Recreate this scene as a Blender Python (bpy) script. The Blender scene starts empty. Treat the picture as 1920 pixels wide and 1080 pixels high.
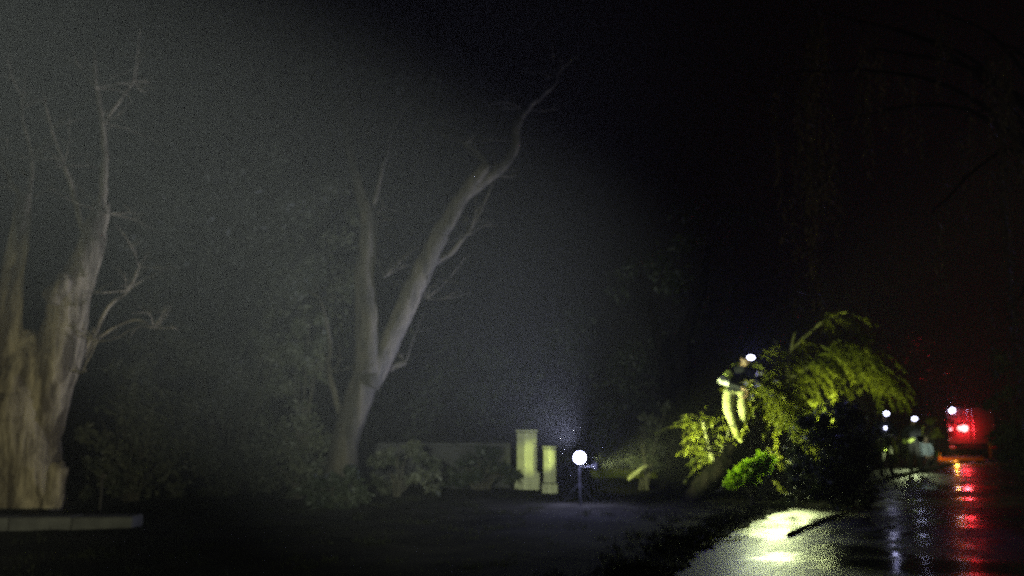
import bpy, bmesh, math, random
import numpy as np
from mathutils import Vector, Matrix

random.seed(11)
rng = np.random.default_rng(11)
sc = bpy.context.scene
col = sc.collection
R = math.radians

# ------------------------------------------------------------------ camera
PITCH = R(9.3); FPX = 1663.0; CAMH = 1.35
cam = bpy.data.cameras.new('camera'); cam_o = bpy.data.objects.new('camera', cam); col.objects.link(cam_o)
cam_o.location = (0, 0, CAMH); cam_o.rotation_euler = (math.pi/2 + PITCH, 0, 0)
cam.sensor_width = 36.0; cam.lens = 36.0*FPX/1920.0; cam.clip_start = 0.05; cam.clip_end = 600
cam.dof.use_dof = True; cam.dof.focus_distance = 1.6; cam.dof.aperture_fstop = 4.6   # hand-held, soft focus
sc.camera = cam_o

# ------------------------------------------------------------------ night sky, moon, exposure
w = bpy.data.worlds.new('World'); sc.world = w; w.use_nodes = True
nt = w.node_tree; nt.nodes.clear()
sky = nt.nodes.new('ShaderNodeTexSky'); sky.sky_type = 'NISHITA'; sky.sun_disc = False
MOON_EL, MOON_ROT = R(12), R(200)
sky.sun_elevation = MOON_EL; sky.sun_rotation = MOON_ROT
bg = nt.nodes.new('ShaderNodeBackground'); bg.inputs['Strength'].default_value = 0.00006
wo = nt.nodes.new('ShaderNodeOutputWorld')
nt.links.new(sky.outputs[0], bg.inputs[0]); nt.links.new(bg.outputs[0], wo.inputs['Surface'])
moon = bpy.data.lights.new('moon', 'SUN'); moon.energy = 0.004; moon.angle = R(0.5); moon.color = (0.9, 0.95, 1.0)
moon_o = bpy.data.objects.new('moon', moon); col.objects.link(moon_o)
moon_o.rotation_euler = (R(78), 0, R(-20))
sc.view_settings.view_transform = 'Standard'; sc.view_settings.look = 'None'
sc.view_settings.exposure = 0.0; sc.view_settings.gamma = 1.0
sc.view_settings.use_curve_mapping = False
sc.cycles.use_denoising = False
sc.cycles.max_bounces = 5; sc.cycles.volume_bounces = 0; sc.cycles.diffuse_bounces = 2
sc.cycles.sample_clamp_indirect = 1.0; sc.cycles.sample_clamp_direct = 0.0
sc.cycles.transparent_max_bounces = 8
sc.render.film_transparent = False

def P(px, py, D):
    """world point seen at photograph pixel (px,py), at depth Y = D"""
    u = (px-960)/FPX; v = (540-py)/FPX
    d = Vector((u, math.cos(PITCH)-v*math.sin(PITCH), math.sin(PITCH)+v*math.cos(PITCH)))
    return Vector((0, 0, CAMH)) + d*(D/d.y)
def G(px, py):
    """point of the flat ground under pixel"""
    u = (px-960)/FPX; v = (540-py)/FPX
    d = Vector((u, math.cos(PITCH)-v*math.sin(PITCH), math.sin(PITCH)+v*math.cos(PITCH)))
    return Vector((0, 0, CAMH)) + d*(-CAMH/d.z)

def spot(name, loc, target, power, half, blend, color, radius=0.06):
    l = bpy.data.lights.new(name, 'SPOT'); l.energy = power; l.spot_size = 2*R(half); l.spot_blend = blend
    l.color = color; l.shadow_soft_size = radius
    o = bpy.data.objects.new(name, l); col.objects.link(o); o.location = loc
    o.rotation_euler = (Vector(target)-Vector(loc)).to_track_quat('-Z', 'Y').to_euler()
    return o
def point(name, loc, power, color, radius=0.04):
    l = bpy.data.lights.new(name, 'POINT'); l.energy = power; l.color = color; l.shadow_soft_size = radius
    o = bpy.data.objects.new(name, l); col.objects.link(o); o.location = loc
    return o
YG = (0.86, 1.0, 0.36)
# unseen spots beside the camera: added mist beam, own-car headlight, added foliage fill
spot('added_mist_beam', (-1.3, -0.25, 2.10), P(985, 730, 60), 7600, 17, 1.0, (0.92, 1.0, 0.87), 0.10)  # added beam, turns the mist into a pale diagonal band
spot('unseen_tree_spot', (-1.6, -0.6, 0.75), P(45, 800, 15), 1500, 12, 1.0, (1.0, 0.94, 0.70), 0.08)  # unseen headlight of the camera car, on the pale trunk
spot('unseen_tree_spot', (-2.0, -1.0, 0.9), P(340, 700, 17), 750, 25, 1.0, (0.92, 1.0, 0.76), 0.08)  # added wide fill for the dim verge foliage, no lamp there
# unseen spots added among the twigs, for the road sheen and willow fronds
spot('added_pool_spot', P(1462, 812, 17.3), G(1455, 1020), 950, 32, 1.0, (0.86, 1.0, 0.42), 0.9)  # added spot, makes the bright pool on the wet asphalt
spot('added_frond_spot', P(1545, 795, 16.7), P(1580, 690, 17.6), 125, 60, 1.0, YG, 0.08)  # added spot, brightens the drooping fronds
spot('unseen_tree_spot', (0.9, -0.4, 0.7), P(1730, 360, 12), 210, 21, 0.8, (1.0, 0.9, 0.7), 0.08)  # added spot, faintly lights the hanging strands, no lamp there

# ------------------------------------------------------------------ materials
def new_mat(name):
    m = bpy.data.materials.new(name); m.use_nodes = True
    n = m.node_tree; b = n.nodes['Principled BSDF']
    return m, n, b
def matte(m):
    m.node_tree.nodes['Principled BSDF'].inputs['Specular IOR Level'].default_value = 0.03; return m
def mat(name, rgb, rough=0.7, metal=0.0, var=0.25, scale=8.0, bump=0.0, coat=0.0):
    m, n, b = new_mat(name)
    b.inputs['Roughness'].default_value = rough; b.inputs['Metallic'].default_value = metal
    b.inputs['Coat Weight'].default_value = coat
    tc = n.nodes.new('ShaderNodeTexCoord')
    nz = n.nodes.new('ShaderNodeTexNoise'); nz.inputs['Scale'].default_value = scale; nz.inputs['Detail'].default_value = 5
    n.links.new(tc.outputs['Object'], nz.inputs['Vector'])
    cr = n.nodes.new('ShaderNodeValToRGB')
    cr.color_ramp.elements[0].position = 0.3; cr.color_ramp.elements[1].position = 0.7
    cr.color_ramp.elements[0].color = tuple(c*(1-var) for c in rgb)+(1,)
    cr.color_ramp.elements[1].color = tuple(min(1, c*(1+var)) for c in rgb)+(1,)
    n.links.new(nz.outputs['Fac'], cr.inputs['Fac']); n.links.new(cr.outputs['Color'], b.inputs['Base Color'])
    if bump:
        bp = n.nodes.new('ShaderNodeBump'); bp.inputs['Strength'].default_value = bump; bp.inputs['Distance'].default_value = 0.02
        n.links.new(nz.outputs['Fac'], bp.inputs['Height']); n.links.new(bp.outputs['Normal'], b.inputs['Normal'])
    return m
def bark(name, a, c, scale=3.0, stretch=0.25):
    m, n, b = new_mat(name)
    b.inputs['Roughness'].default_value = 0.85
    tc = n.nodes.new('ShaderNodeTexCoord'); mp = n.nodes.new('ShaderNodeMapping')
    mp.inputs['Scale'].default_value = (1, 1, stretch)
    n.links.new(tc.outputs['Object'], mp.inputs['Vector'])
    nz = n.nodes.new('ShaderNodeTexNoise'); nz.inputs['Scale'].default_value = scale; nz.inputs['Detail'].default_value = 7
    nz.inputs['Roughness'].default_value = 0.65
    n.links.new(mp.outputs[0], nz.inputs['Vector'])
    cr = n.nodes.new('ShaderNodeValToRGB')
    cr.color_ramp.elements[0].position = 0.42; cr.color_ramp.elements[1].position = 0.60
    cr.color_ramp.elements[0].color = a+(1,); cr.color_ramp.elements[1].color = c+(1,)
    n.links.new(nz.outputs['Fac'], cr.inputs['Fac']); n.links.new(cr.outputs['Color'], b.inputs['Base Color'])
    bp = n.nodes.new('ShaderNodeBump'); bp.inputs['Strength'].default_value = 1.0; bp.inputs['Distance'].default_value = 0.12
    n.links.new(nz.outputs['Fac'], bp.inputs['Height']); n.links.new(bp.outputs['Normal'], b.inputs['Normal'])
    return m
def leafmat(name, a, c, trans=0.35, scale=2.2):
    m, n, b = new_mat(name)
    b.inputs['Roughness'].default_value = 0.55
    tc = n.nodes.new('ShaderNodeTexCoord')
    nz = n.nodes.new('ShaderNodeTexNoise'); nz.inputs['Scale'].default_value = scale; nz.inputs['Detail'].default_value = 6
    n.links.new(tc.outputs['Object'], nz.inputs['Vector'])
    cr = n.nodes.new('ShaderNodeValToRGB')
    cr.color_ramp.elements[0].position = 0.35; cr.color_ramp.elements[1].position = 0.65
    cr.color_ramp.elements[0].color = a+(1,); cr.color_ramp.elements[1].color = c+(1,)
    n.links.new(nz.outputs['Fac'], cr.inputs['Fac']); n.links.new(cr.outputs['Color'], b.inputs['Base Color'])
    tr = n.nodes.new('ShaderNodeBsdfTranslucent'); n.links.new(cr.outputs['Color'], tr.inputs['Color'])
    mx = n.nodes.new('ShaderNodeMixShader'); mx.inputs[0].default_value = trans
    out = n.nodes['Material Output']
    n.links.new(b.outputs[0], mx.inputs[1]); n.links.new(tr.outputs[0], mx.inputs[2]); n.links.new(mx.outputs[0], out.inputs['Surface'])
    return m
def glow(name, rgb, strength):
    m, n, b = new_mat(name)
    b.inputs['Base Color'].default_value = (0.6, 0.6, 0.6, 1)
    b.inputs['Emission Color'].default_value = rgb+(1,); b.inputs['Emission Strength'].default_value = strength
    nz = n.nodes.new('ShaderNodeTexNoise'); nz.inputs['Scale'].default_value = 40
    n.links.new(nz.outputs['Fac'], b.inputs['Roughness'])
    return m

def road_mat():
    m, n, b = new_mat('wet_asphalt')
    tc = n.nodes.new('ShaderNodeTexCoord')
    def noise(s, d, r=0.5):
        z = n.nodes.new('ShaderNodeTexNoise'); z.inputs['Scale'].default_value = s; z.inputs['Detail'].default_value = d
        z.inputs['Roughness'].default_value = r
        n.links.new(tc.outputs['Object'], z.inputs['Vector']); return z
    def ramp(z, p0, p1, c0, c1):
        c = n.nodes.new('ShaderNodeValToRGB'); c.color_ramp.elements[0].position = p0; c.color_ramp.elements[1].position = p1
        c.color_ramp.elements[0].color = c0; c.color_ramp.elements[1].color = c1
        n.links.new(z.outputs['Fac'], c.inputs['Fac']); return c
    big = noise(0.33, 4, 0.55)
    pud = ramp(big, 0.50, 0.62, (0, 0, 0, 1), (1, 1, 1, 1))           # 1 = standing water
    agg = noise(90, 3, 0.6)
    alb = ramp(noise(1.6, 6), 0.3, 0.7, (0.075, 0.075, 0.065, 1), (0.15, 0.148, 0.125, 1))
    mpr = n.nodes.new('ShaderNodeMapping'); mpr.vector_type = 'TEXTURE'; mpr.inputs['Rotation'].default_value = (0, 0, R(-31)); mpr.inputs['Scale'].default_value = (0.35, 3.5, 1)
    n.links.new(tc.outputs['Object'], mpr.inputs['Vector'])
    streak = n.nodes.new('ShaderNodeTexNoise'); streak.inputs['Scale'].default_value = 1.0; streak.inputs['Detail'].default_value = 4
    n.links.new(mpr.outputs[0], streak.inputs['Vector'])                  # streaks put into the colour, stand in for shadows across the light pool
    streak_col = ramp(streak, 0.40, 0.62, (0.45, 0.45, 0.45, 1), (1, 1, 1, 1))
    tm = n.nodes.new('ShaderNodeMix'); tm.data_type = 'RGBA'; tm.blend_type = 'MULTIPLY'; tm.inputs['Factor'].default_value = 1.0
    n.links.new(alb.outputs['Color'], tm.inputs['A']); n.links.new(streak_col.outputs['Color'], tm.inputs['B'])
    dk = n.nodes.new('ShaderNodeMix'); dk.data_type = 'RGBA'
    n.links.new(pud.outputs['Color'], dk.inputs['Factor']); n.links.new(tm.outputs['Result'], dk.inputs['A'])
    dk.inputs['B'].default_value = (0.05, 0.05, 0.045, 1)
    n.links.new(dk.outputs['Result'], b.inputs['Base Color'])
    ro = n.nodes.new('ShaderNodeMapRange'); ro.inputs['To Min'].default_value = 0.5; ro.inputs['To Max'].default_value = 0.10
    n.links.new(pud.outputs['Color'], ro.inputs['Value'])
    rt = n.nodes.new('ShaderNodeMapRange'); rt.inputs['From Min'].default_value = 0.35; rt.inputs['From Max'].default_value = 0.65
    rt.inputs['To Min'].default_value = 0.8; rt.inputs['To Max'].default_value = 1.1; n.links.new(streak.outputs['Fac'], rt.inputs['Value'])
    rm = n.nodes.new('ShaderNodeMath'); rm.operation = 'MULTIPLY'; n.links.new(ro.outputs[0], rm.inputs[0]); n.links.new(rt.outputs[0], rm.inputs[1])
    n.links.new(rm.outputs[0], b.inputs['Roughness'])
    bs = n.nodes.new('ShaderNodeMapRange'); bs.inputs['To Min'].default_value = 0.05; bs.inputs['To Max'].default_value = 0.0
    n.links.new(pud.outputs['Color'], bs.inputs['Value'])
    bp = n.nodes.new('ShaderNodeBump'); bp.inputs['Distance'].default_value = 0.006
    n.links.new(bs.outputs[0], bp.inputs['Strength']); n.links.new(agg.outputs['Fac'], bp.inputs['Height'])
    n.links.new(bp.outputs['Normal'], b.inputs['Normal'])
    return m

M = dict(
    road=road_mat(),
    soil=matte(mat('wet_soil', (0.022, 0.021, 0.016), 1.0, var=0.6, scale=1.3, bump=0.6)),
    paving=mat('wet_paving', (0.13, 0.13, 0.11), 0.45, var=0.35, scale=2.0, bump=0.3),
    kerb=mat('kerb_concrete', (0.20, 0.20, 0.17), 0.7, var=0.3, scale=5, bump=0.3),
    ledge=mat('dark_ledge_stone', (0.085, 0.085, 0.07), 0.85, var=0.5, scale=3, bump=0.5),  # darker than the kerb stone
    gum=bark('pale_gum_bark', (0.11, 0.085, 0.045), (0.50, 0.42, 0.25), 4.5, 0.2),
    grey=bark('grey_bark', (0.022, 0.019, 0.011), (0.068, 0.058, 0.036), 4.0, 0.25),
    dark=matte(bark('wet_dark_bark', (0.004, 0.004, 0.003), (0.013, 0.011, 0.009), 5.0, 0.3)),
    limb=bark('pale_limb_bark', (0.20, 0.20, 0.10), (0.42, 0.42, 0.2), 6.0, 0.4),  # paler than the trunk's bark
    leaf_dk=leafmat('dark_and_shaded_leaves', (0.018, 0.028, 0.012), (0.05, 0.06, 0.03), 0.25),
    leaf_md=leafmat('shrub_leaves', (0.05, 0.06, 0.03), (0.12, 0.125, 0.07), 0.3),
    leaf_wl=leafmat('willow_leaves', (0.16, 0.19, 0.014), (0.46, 0.48, 0.04), 0.4, 1.6),
    leaf_lime=leafmat('fresh_lime_leaves', (0.22, 0.40, 0.01), (0.46, 0.68, 0.02), 0.5, 5),
    leaf_dry=leafmat('dry_willow_leaves', (0.09, 0.075, 0.03), (0.2, 0.16, 0.07), 0.35),
    stem=mat('twig_bark', (0.05, 0.045, 0.025), 0.8, var=0.4),
    plaster=mat('pale_render', (0.58, 0.60, 0.33), 0.8, var=0.15, scale=4, bump=0.2),
    wall=mat('weathered_wall_render', (0.035, 0.035, 0.03), 0.85, var=0.6, scale=1.5, bump=0.4),
    black=matte(mat('black_plastic', (0.012, 0.012, 0.013), 0.7, var=0.3)),
    steel=mat('worn_steel', (0.35, 0.35, 0.36), 0.4, 0.8, var=0.2),
    skin=mat('skin', (0.45, 0.30, 0.22), 0.55, var=0.1),
    navy=mat('navy_work_jacket', (0.022, 0.024, 0.034), 0.8, var=0.4, scale=14, bump=0.3),
    hivis=mat('high_visibility_trousers', (0.60, 0.61, 0.30), 0.75, var=0.2, scale=10, bump=0.4),
    hivest=mat('high_visibility_fabric', (0.62, 0.75, 0.18), 0.75, var=0.15, scale=12),
    khaki=mat('dim_work_trousers', (0.13, 0.13, 0.06), 0.85, var=0.3, scale=12),
    darkpant=mat('dark_trousers', (0.02, 0.02, 0.02), 0.85, var=0.3),
    rubber=mat('rubber', (0.018, 0.018, 0.018), 0.6, var=0.3),
    boot=mat('yellowish_work_boot', (0.42, 0.43, 0.14), 0.6, var=0.3),
    band=mat('reflective_band', (0.86, 0.90, 0.78), 0.35, var=0.05),
    pale=mat('pale_blue_coat', (0.62, 0.74, 0.90), 0.8, var=0.15),
    truck=mat('truck_body_paint', (0.03, 0.006, 0.006), 0.45, var=0.15, scale=3, coat=0.3),
    orange=mat('orange_plastic', (0.85, 0.30, 0.02), 0.5, var=0.15),
    white=mat('white_paint', (0.75, 0.75, 0.72), 0.5, var=0.1),
    led=glow('led_bluish_white', (0.72, 0.74, 1.0), 5),
    led_s=glow('headlamp_led', (0.70, 0.72, 1.0), 8),
    red=glow('red_lamp_lens', (1.0, 0.30, 0.26), 5),
    redside=glow('small_red_lens', (1.0, 0.45, 0.5), 4),
    redlens=mat('red_plastic_lens', (0.25, 0.01, 0.01), 0.25, var=0.1),
    amber=glow('amber_lens', (1.0, 0.35, 0.03), 4),
)

# ------------------------------------------------------------------ mesh helpers
def tag(o, label=None, cat=None, group=None, kind=None):
    if label: o['label'] = label
    if cat: o['category'] = cat
    if group: o['group'] = group
    if kind: o['kind'] = kind
    return o
def thing(name, label, cat, loc=(0, 0, 0), group=None, rz=0.0):
    o = bpy.data.objects.new(name, None); col.objects.link(o); o.location = loc; o.rotation_euler = (0, 0, rz)
    o.empty_display_size = 0.2
    return tag(o, label, cat, group)
class MB:
    def __init__(s): s.v = []; s.f = []; s.m = []
    def add(s, vs, fs, mi=0):
        b = len(s.v); s.v += [tuple(x) for x in vs]; s.f += [tuple(i+b for i in f) for f in fs]; s.m += [mi]*len(fs); return s
    def box(s, c, d, mi=0, rot=None, bev=0.0):
        bm = bmesh.new(); bmesh.ops.create_cube(bm, size=1)
        for v in bm.verts: v.co = Vector((v.co.x*d[0], v.co.y*d[1], v.co.z*d[2]))
        if bev: bmesh.ops.bevel(bm, geom=bm.edges[:], offset=bev, segments=1, affect='EDGES')
        if rot is not None: bmesh.ops.transform(bm, matrix=rot.to_4x4(), verts=bm.verts)
        bm.verts.index_update()
        s.add([v.co+Vector(c) for v in bm.verts], [[v.index for v in f.verts] for f in bm.faces], mi); bm.free(); return s
    def tube(s, pts, rad, n=10, mi=0, cap=True):
        pts = [Vector(p) for p in pts]; vs = []; fs = []
        up = Vector((0.13, 0.97, 0.21))
        for i, p in enumerate(pts):
            t = (pts[min(i+1, len(pts)-1)]-pts[max(i-1, 0)]).normalized()
            a = up - t*up.dot(t)
            if a.length < 1e-4: a = Vector((1, 0, 0)) - t*t.x
            a.normalize(); up = a; b = t.cross(a)
            r = rad[i] if hasattr(rad, '__len__') else rad
            for k in range(n):
                th = 2*math.pi*k/n
                rr = r[k] if hasattr(r, '__len__') else r
                vs.append(p + (a*math.cos(th)+b*math.sin(th))*rr)
        for i in range(len(pts)-1):
            for k in range(n):
                k2 = (k+1) % n
                fs.append((i*n+k, i*n+k2, (i+1)*n+k2, (i+1)*n+k))
        if cap:
            fs.append(tuple(range(n-1, -1, -1))); fs.append(tuple((len(pts)-1)*n+k for k in range(n)))
        return s.add(vs, fs, mi)
    def lathe(s, c, prof, axis=(0, 0, 1), n=16, mi=0):
        c = Vector(c); ax = Vector(axis).normalized(); q = Vector((0, 0, 1)).rotation_difference(ax)
        vs = []; fs = []
        for (r, z) in prof:
            for k in range(n):
                th = 2*math.pi*k/n
                vs.append(c + q @ Vector((r*math.cos(th), r*math.sin(th), z)))
        for i in range(len(prof)-1):
            for k in range(n):
                k2 = (k+1) % n; fs.append((i*n+k, i*n+k2, (i+1)*n+k2, (i+1)*n+k))
        fs.append(tuple(range(n-1, -1, -1))); fs.append(tuple((len(prof)-1)*n+k for k in range(n)))
        return s.add(vs, fs, mi)
    def ball(s, c, d, mi=0, rot=None, n=12):
        prof = []
        vs = []; fs = []; h = n//2+1
        for i in range(h+1):
            ph = math.pi*i/h
            for k in range(n):
                th = 2*math.pi*k/n
                p = Vector((math.sin(ph)*math.cos(th)*d[0], math.sin(ph)*math.sin(th)*d[1], math.cos(ph)*d[2]))
                if rot is not None: p = rot @ p
                vs.append(p+Vector(c))
        for i in range(h):
            for k in range(n):
                k2 = (k+1) % n; fs.append((i*n+k, (i+1)*n+k, (i+1)*n+k2, i*n+k2))
        return s.add(vs, fs, mi)
    def build(s, name, mats, parent=None, smooth=False, origin=None):
        me = bpy.data.meshes.new(name)
        og = Vector(origin) if origin is not None else Vector((0, 0, 0))
        vs = s.v if origin is None else [tuple(Vector(v)-og) for v in s.v]
        me.from_pydata(vs, [], s.f)
        if not isinstance(mats, (list, tuple)): mats = [mats]
        for m_ in mats: me.materials.append(m_)
        if len(mats) > 1: me.polygons.foreach_set('material_index', s.m)
        if smooth: me.polygons.foreach_set('use_smooth', [True]*len(s.f))
        me.update()
        o = bpy.data.objects.new(name, me); col.objects.link(o)
        if parent is not None: o.parent = parent
        if origin is not None: o.location = og
        return o
def local(parent, p):
    return Vector(p)-parent.location
def wobble(pts, amp, n_sub=4, seed=0):
    """subdivide a polyline smoothly (Catmull-Rom) and jitter it"""
    r = random.Random(seed); pts = [Vector(p) for p in pts]; out = []
    ext = [pts[0]*2-pts[1]]+pts+[pts[-1]*2-pts[-2]]
    for i in range(1, len(ext)-2):
        p0, p1, p2, p3 = ext[i-1:i+3]
        for k in range(n_sub):
            t = k/n_sub
            q = 0.5*((2*p1)+(p2-p0)*t+(2*p0-5*p1+4*p2-p3)*t*t+(3*p1-p0-3*p2+p3)*t**3)
            out.append(q+Vector((r.uniform(-1, 1), r.uniform(-1, 1), r.uniform(-.3, .3)))*amp)
    out.append(pts[-1]); return out
def interp(rad, n):
    x = np.linspace(0, 1, len(rad)); return list(np.interp(np.linspace(0, 1, n), x, rad))
def stem(mb, pts, rad, n=12, amp=0.03, lump=0.12, seed=0, mi=0):
    q = wobble(pts, amp, 5, seed); rr = interp(rad, len(q)); r = random.Random(seed+77)
    ph = [r.uniform(0, 6.28) for _ in range(4)]
    rings = []
    for i, v in enumerate(rr):
        rings.append([v*(1+lump*(0.6*math.sin(3*2*math.pi*k/n+ph[0]+i*0.21)+0.4*math.sin(5*2*math.pi*k/n+ph[1]-i*0.37)+r.uniform(-.35, .35))) for k in range(n)])
    return mb.tube(q, rings, n, mi)

class Leaves:
    def __init__(s): s.c = []; s.d = []; s.l = []; s.w = []
    def put(s, c, d, l, w): s.c.append(c); s.d.append(d); s.l.append(l); s.w.append(w)
    def cloud(s, centre, radii, n, l, w, hollow=0.45):
        d = rng.normal(size=(n, 3)); d /= np.linalg.norm(d, axis=1)[:, None]
        rr = (hollow+(1-hollow)*rng.random(n)**0.7)[:, None]
        # clumps: pull leaves towards random sub-centres so gaps open
        k = max(5, n//55); sub = rng.normal(size=(k, 3)); sub /= np.linalg.norm(sub, axis=1)[:, None]
        sub *= (0.35+0.65*rng.random(k)**0.5)[:, None]
        pick = rng.integers(0, k, n)
        p = sub[pick]+d*rr*0.30
        p = p*np.array(radii)+np.array(centre)
        dd = rng.normal(size=(n, 3)); dd[:, 2] -= 0.4
        for i in range(n): s.put(p[i], dd[i], l*(0.6+0.8*rng.random()), w*(0.6+0.8*rng.random()))
        return s
    def build(s, name, m, parent=None):
        c = np.array(s.c, float); d = np.array(s.d, float); d /= np.linalg.norm(d, axis=1)[:, None]+1e-9
        n = len(c); l = np.array(s.l)[:, None]; wd = np.array(s.w)[:, None]
        a = rng.normal(size=(n, 3)); a -= d*(a*d).sum(1)[:, None]; a /= np.linalg.norm(a, axis=1)[:, None]+1e-9
        v = np.empty((n, 4, 3)); v[:, 0] = c; v[:, 1] = c+d*l*0.45+a*wd*0.5; v[:, 2] = c+d*l; v[:, 3] = c+d*l*0.45-a*wd*0.5
        me = bpy.data.meshes.new(name)
        me.vertices.add(4*n); me.vertices.foreach_set('co', v.reshape(-1))
        me.loops.add(4*n); me.loops.foreach_set('vertex_index', np.arange(4*n, dtype=np.int32))
        me.polygons.add(n); me.polygons.foreach_set('loop_start', np.arange(0, 4*n, 4, dtype=np.int32))
        me.polygons.foreach_set('loop_total', np.full(n, 4, dtype=np.int32))
        me.materials.append(m); me.update(); me.validate()
        o = bpy.data.objects.new(name, me); col.objects.link(o)
        if parent is not None: o.parent = parent
        return o
def strand(mb, lv, start, out, length, drop=1.0, lsize=0.11, lw=0.02, step=0.035, r=random, rad=0.008, bushy=1):
    """one drooping twig: leaves start going 'out' then hang"""
    p = Vector(start); v = Vector(out).normalized(); pts = [p.copy()]; n = max(4, int(length/0.12))
    for i in range(n):
        v = (v+Vector((r.uniform(-.12, .12), r.uniform(-.12, .12), -0.22*drop))).normalized()
        q = p+v*(length/n)
        k = max(1, int((length/n)/step))*bushy
        for j in range(k):
            t = r.random(); c = p.lerp(q, t)
            d = v*0.7+Vector((r.uniform(-1, 1), r.uniform(-1, 1), r.uniform(-1.0, 0.2)))*0.75
            lv.put(tuple(c), tuple(d), lsize*r.uniform(.6, 1.4), lw*r.uniform(.7, 1.3))
        p = q; pts.append(p.copy())
    mb.tube(pts, interp([rad, rad*0.3], len(pts)), 4)

# ------------------------------------------------------------------ setting: ground, road, pavement, kerbs
def sheet(name, poly, z, m, sub=None):
    me = bpy.data.meshes.new(name); me.from_pydata([(x, y, z) for x, y in poly], [], [tuple(range(len(poly)))])
    me.materials.append(m); me.update(); o = bpy.data.objects.new(name, me); col.objects.link(o)
    return tag(o, kind='structure')
EDGE = [Vector((-6.5, -14, 0)), Vector((0.2, 5.0, 0)), G(1300, 1045), G(1395, 988), G(1500, 948), G(1650, 905), G(1780, 874)]
_d = (EDGE[-1]-EDGE[-2]).normalized(); EDGE.append(EDGE[-1]+_d*75)
EP = wobble(EDGE, 0.0, 14); EP_SMOOTH = [p.copy() for p in EP]
for i_, p_ in enumerate(EP):
    if p_.y < 19: p_.x += 0.10*math.sin(i_*2.3)+0.07*math.sin(i_*5.1+1)
#                      # smooth edge of the road, left side
def offs(pts, d):
    out = []
    for i, p in enumerate(pts):
        t_ = (pts[min(i+1, len(pts)-1)]-pts[max(i-1, 0)]).normalized(); out.append(p+Vector((-t_.y, t_.x, 0))*d)
    return out
sheet('ground', [(-110, -110), (110, -110), (110, 110), (-110, 110)], -0.02, M['soil'])
def strip(name, A, B, z, m, skirt=0.0):
    mb = MB(); n_ = len(A); vs = [(p.x, p.y, z) for p in A]+[(p.x, p.y, z) for p in B]
    fs = [(i, i+1, n_+i+1, n_+i) for i in range(n_-1)]
    if skirt:
        vs += [(p.x, p.y, z-skirt) for p in A]+[(p.x, p.y, z-skirt) for p in B]
        fs += [(2*n_+i, 2*n_+i+1, i+1, i) for i in range(n_-1)]+[(n_+i, n_+i+1, 3*n_+i+1, 3*n_+i) for i in range(n_-1)]
    mb.add(vs, fs); return tag(mb.build(name, m), kind='structure')
strip('road', offs(EP_SMOOTH, -13), EP, 0.0, M['road'])
PP = [p for p in EP if 19 < p.y < 95]
pavement = strip('pavement', offs(PP, 0.155), offs(PP, 2.4), 0.118, M['paving'], 0.16)
# uneven soil of the verge, left of the road
vg = MB(); nx, ny = 90, 70; X0, X1, Y0, Y1 = -26.0, 9.5, 3.0, 31.0
def road_x(y):
    for a, b in zip(EP, EP[1:]):
        if a.y <= y <= b.y: return a.x+(b.x-a.x)*(y-a.y)/(b.y-a.y)
    return 99
for j in range(ny+1):
    for i in range(nx+1):
        y = Y0+(Y1-Y0)*j/ny; xr = road_x(y)-0.02-(2.6 if y > 18.9 else 0.0); x = X0+(min(X1, xr)-X0)*i/nx
        e = min(1.0, max(0, (xr-x))/1.2)
        vg.v.append((x, y, 0.012+e*(0.05+0.035*math.sin(x*1.9+y*0.7)*math.sin(y*1.3-x*.4)+0.02*random.uniform(-1, 1))))
for j in range(ny):
    for i in range(nx):
        k = j*(nx+1)+i; vg.f.append((k, k+1, k+nx+2, k+nx+1)); vg.m.append(0)
tag(vg.build('verge', M['soil'], None, True), kind='structure')
# kerb stones, one by one, along the far pavement; edging stones at left
kerb_root = thing('kerb', None, None); tag(kerb_root, kind='structure')
km = MB().box((0, 0, 0), (0.985, 0.15, 0.22), bev=0.018)
stone0 = None; acc = 0.0; KC = offs(PP, 0.077)
for a, b in zip(KC, KC[1:]):
    while acc < (b-a).length:
        q = a.lerp(b, acc/(b-a).length)
        if q.y < 62:
            s_ = km.build('kerbstone', M['kerb'], kerb_root) if stone0 is None else stone0.copy()
            if stone0 is None: stone0 = s_
            else: col.objects.link(s_); s_.parent = kerb_root
            s_.location = (q.x, q.y, 0.018+random.uniform(-.006, .006)); s_.rotation_euler = (0, 0, math.atan2(b.y-a.y, b.x-a.x)+random.uniform(-.006, .006))
        acc += 1.0
    acc -= (b-a).length
em = MB().box((0, 0, 0), (0.79, 0.5, 0.24), bev=0.02)
edge_root = thing('edging', None, None); tag(edge_root, kind='structure')
E0 = G(-90, 1003); E1 = G(172, 1000)
ed = (E1-E0).normalized(); L = (E1-E0).length
e0 = None
for i in range(int(L/0.8)+1):
    s = em.build('edging_stone', M['ledge'], edge_root) if e0 is None else e0.copy()
    if e0 is None: e0 = s
    else: col.objects.link(s); s.parent = edge_root
    q = E0+ed*(i*0.8+0.4); s.location = (q.x, q.y, 0.12+random.uniform(-.008, .008)); s.rotation_euler = (0, 0, math.atan2(ed.y, ed.x)+random.uniform(-.01, .01))

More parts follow.
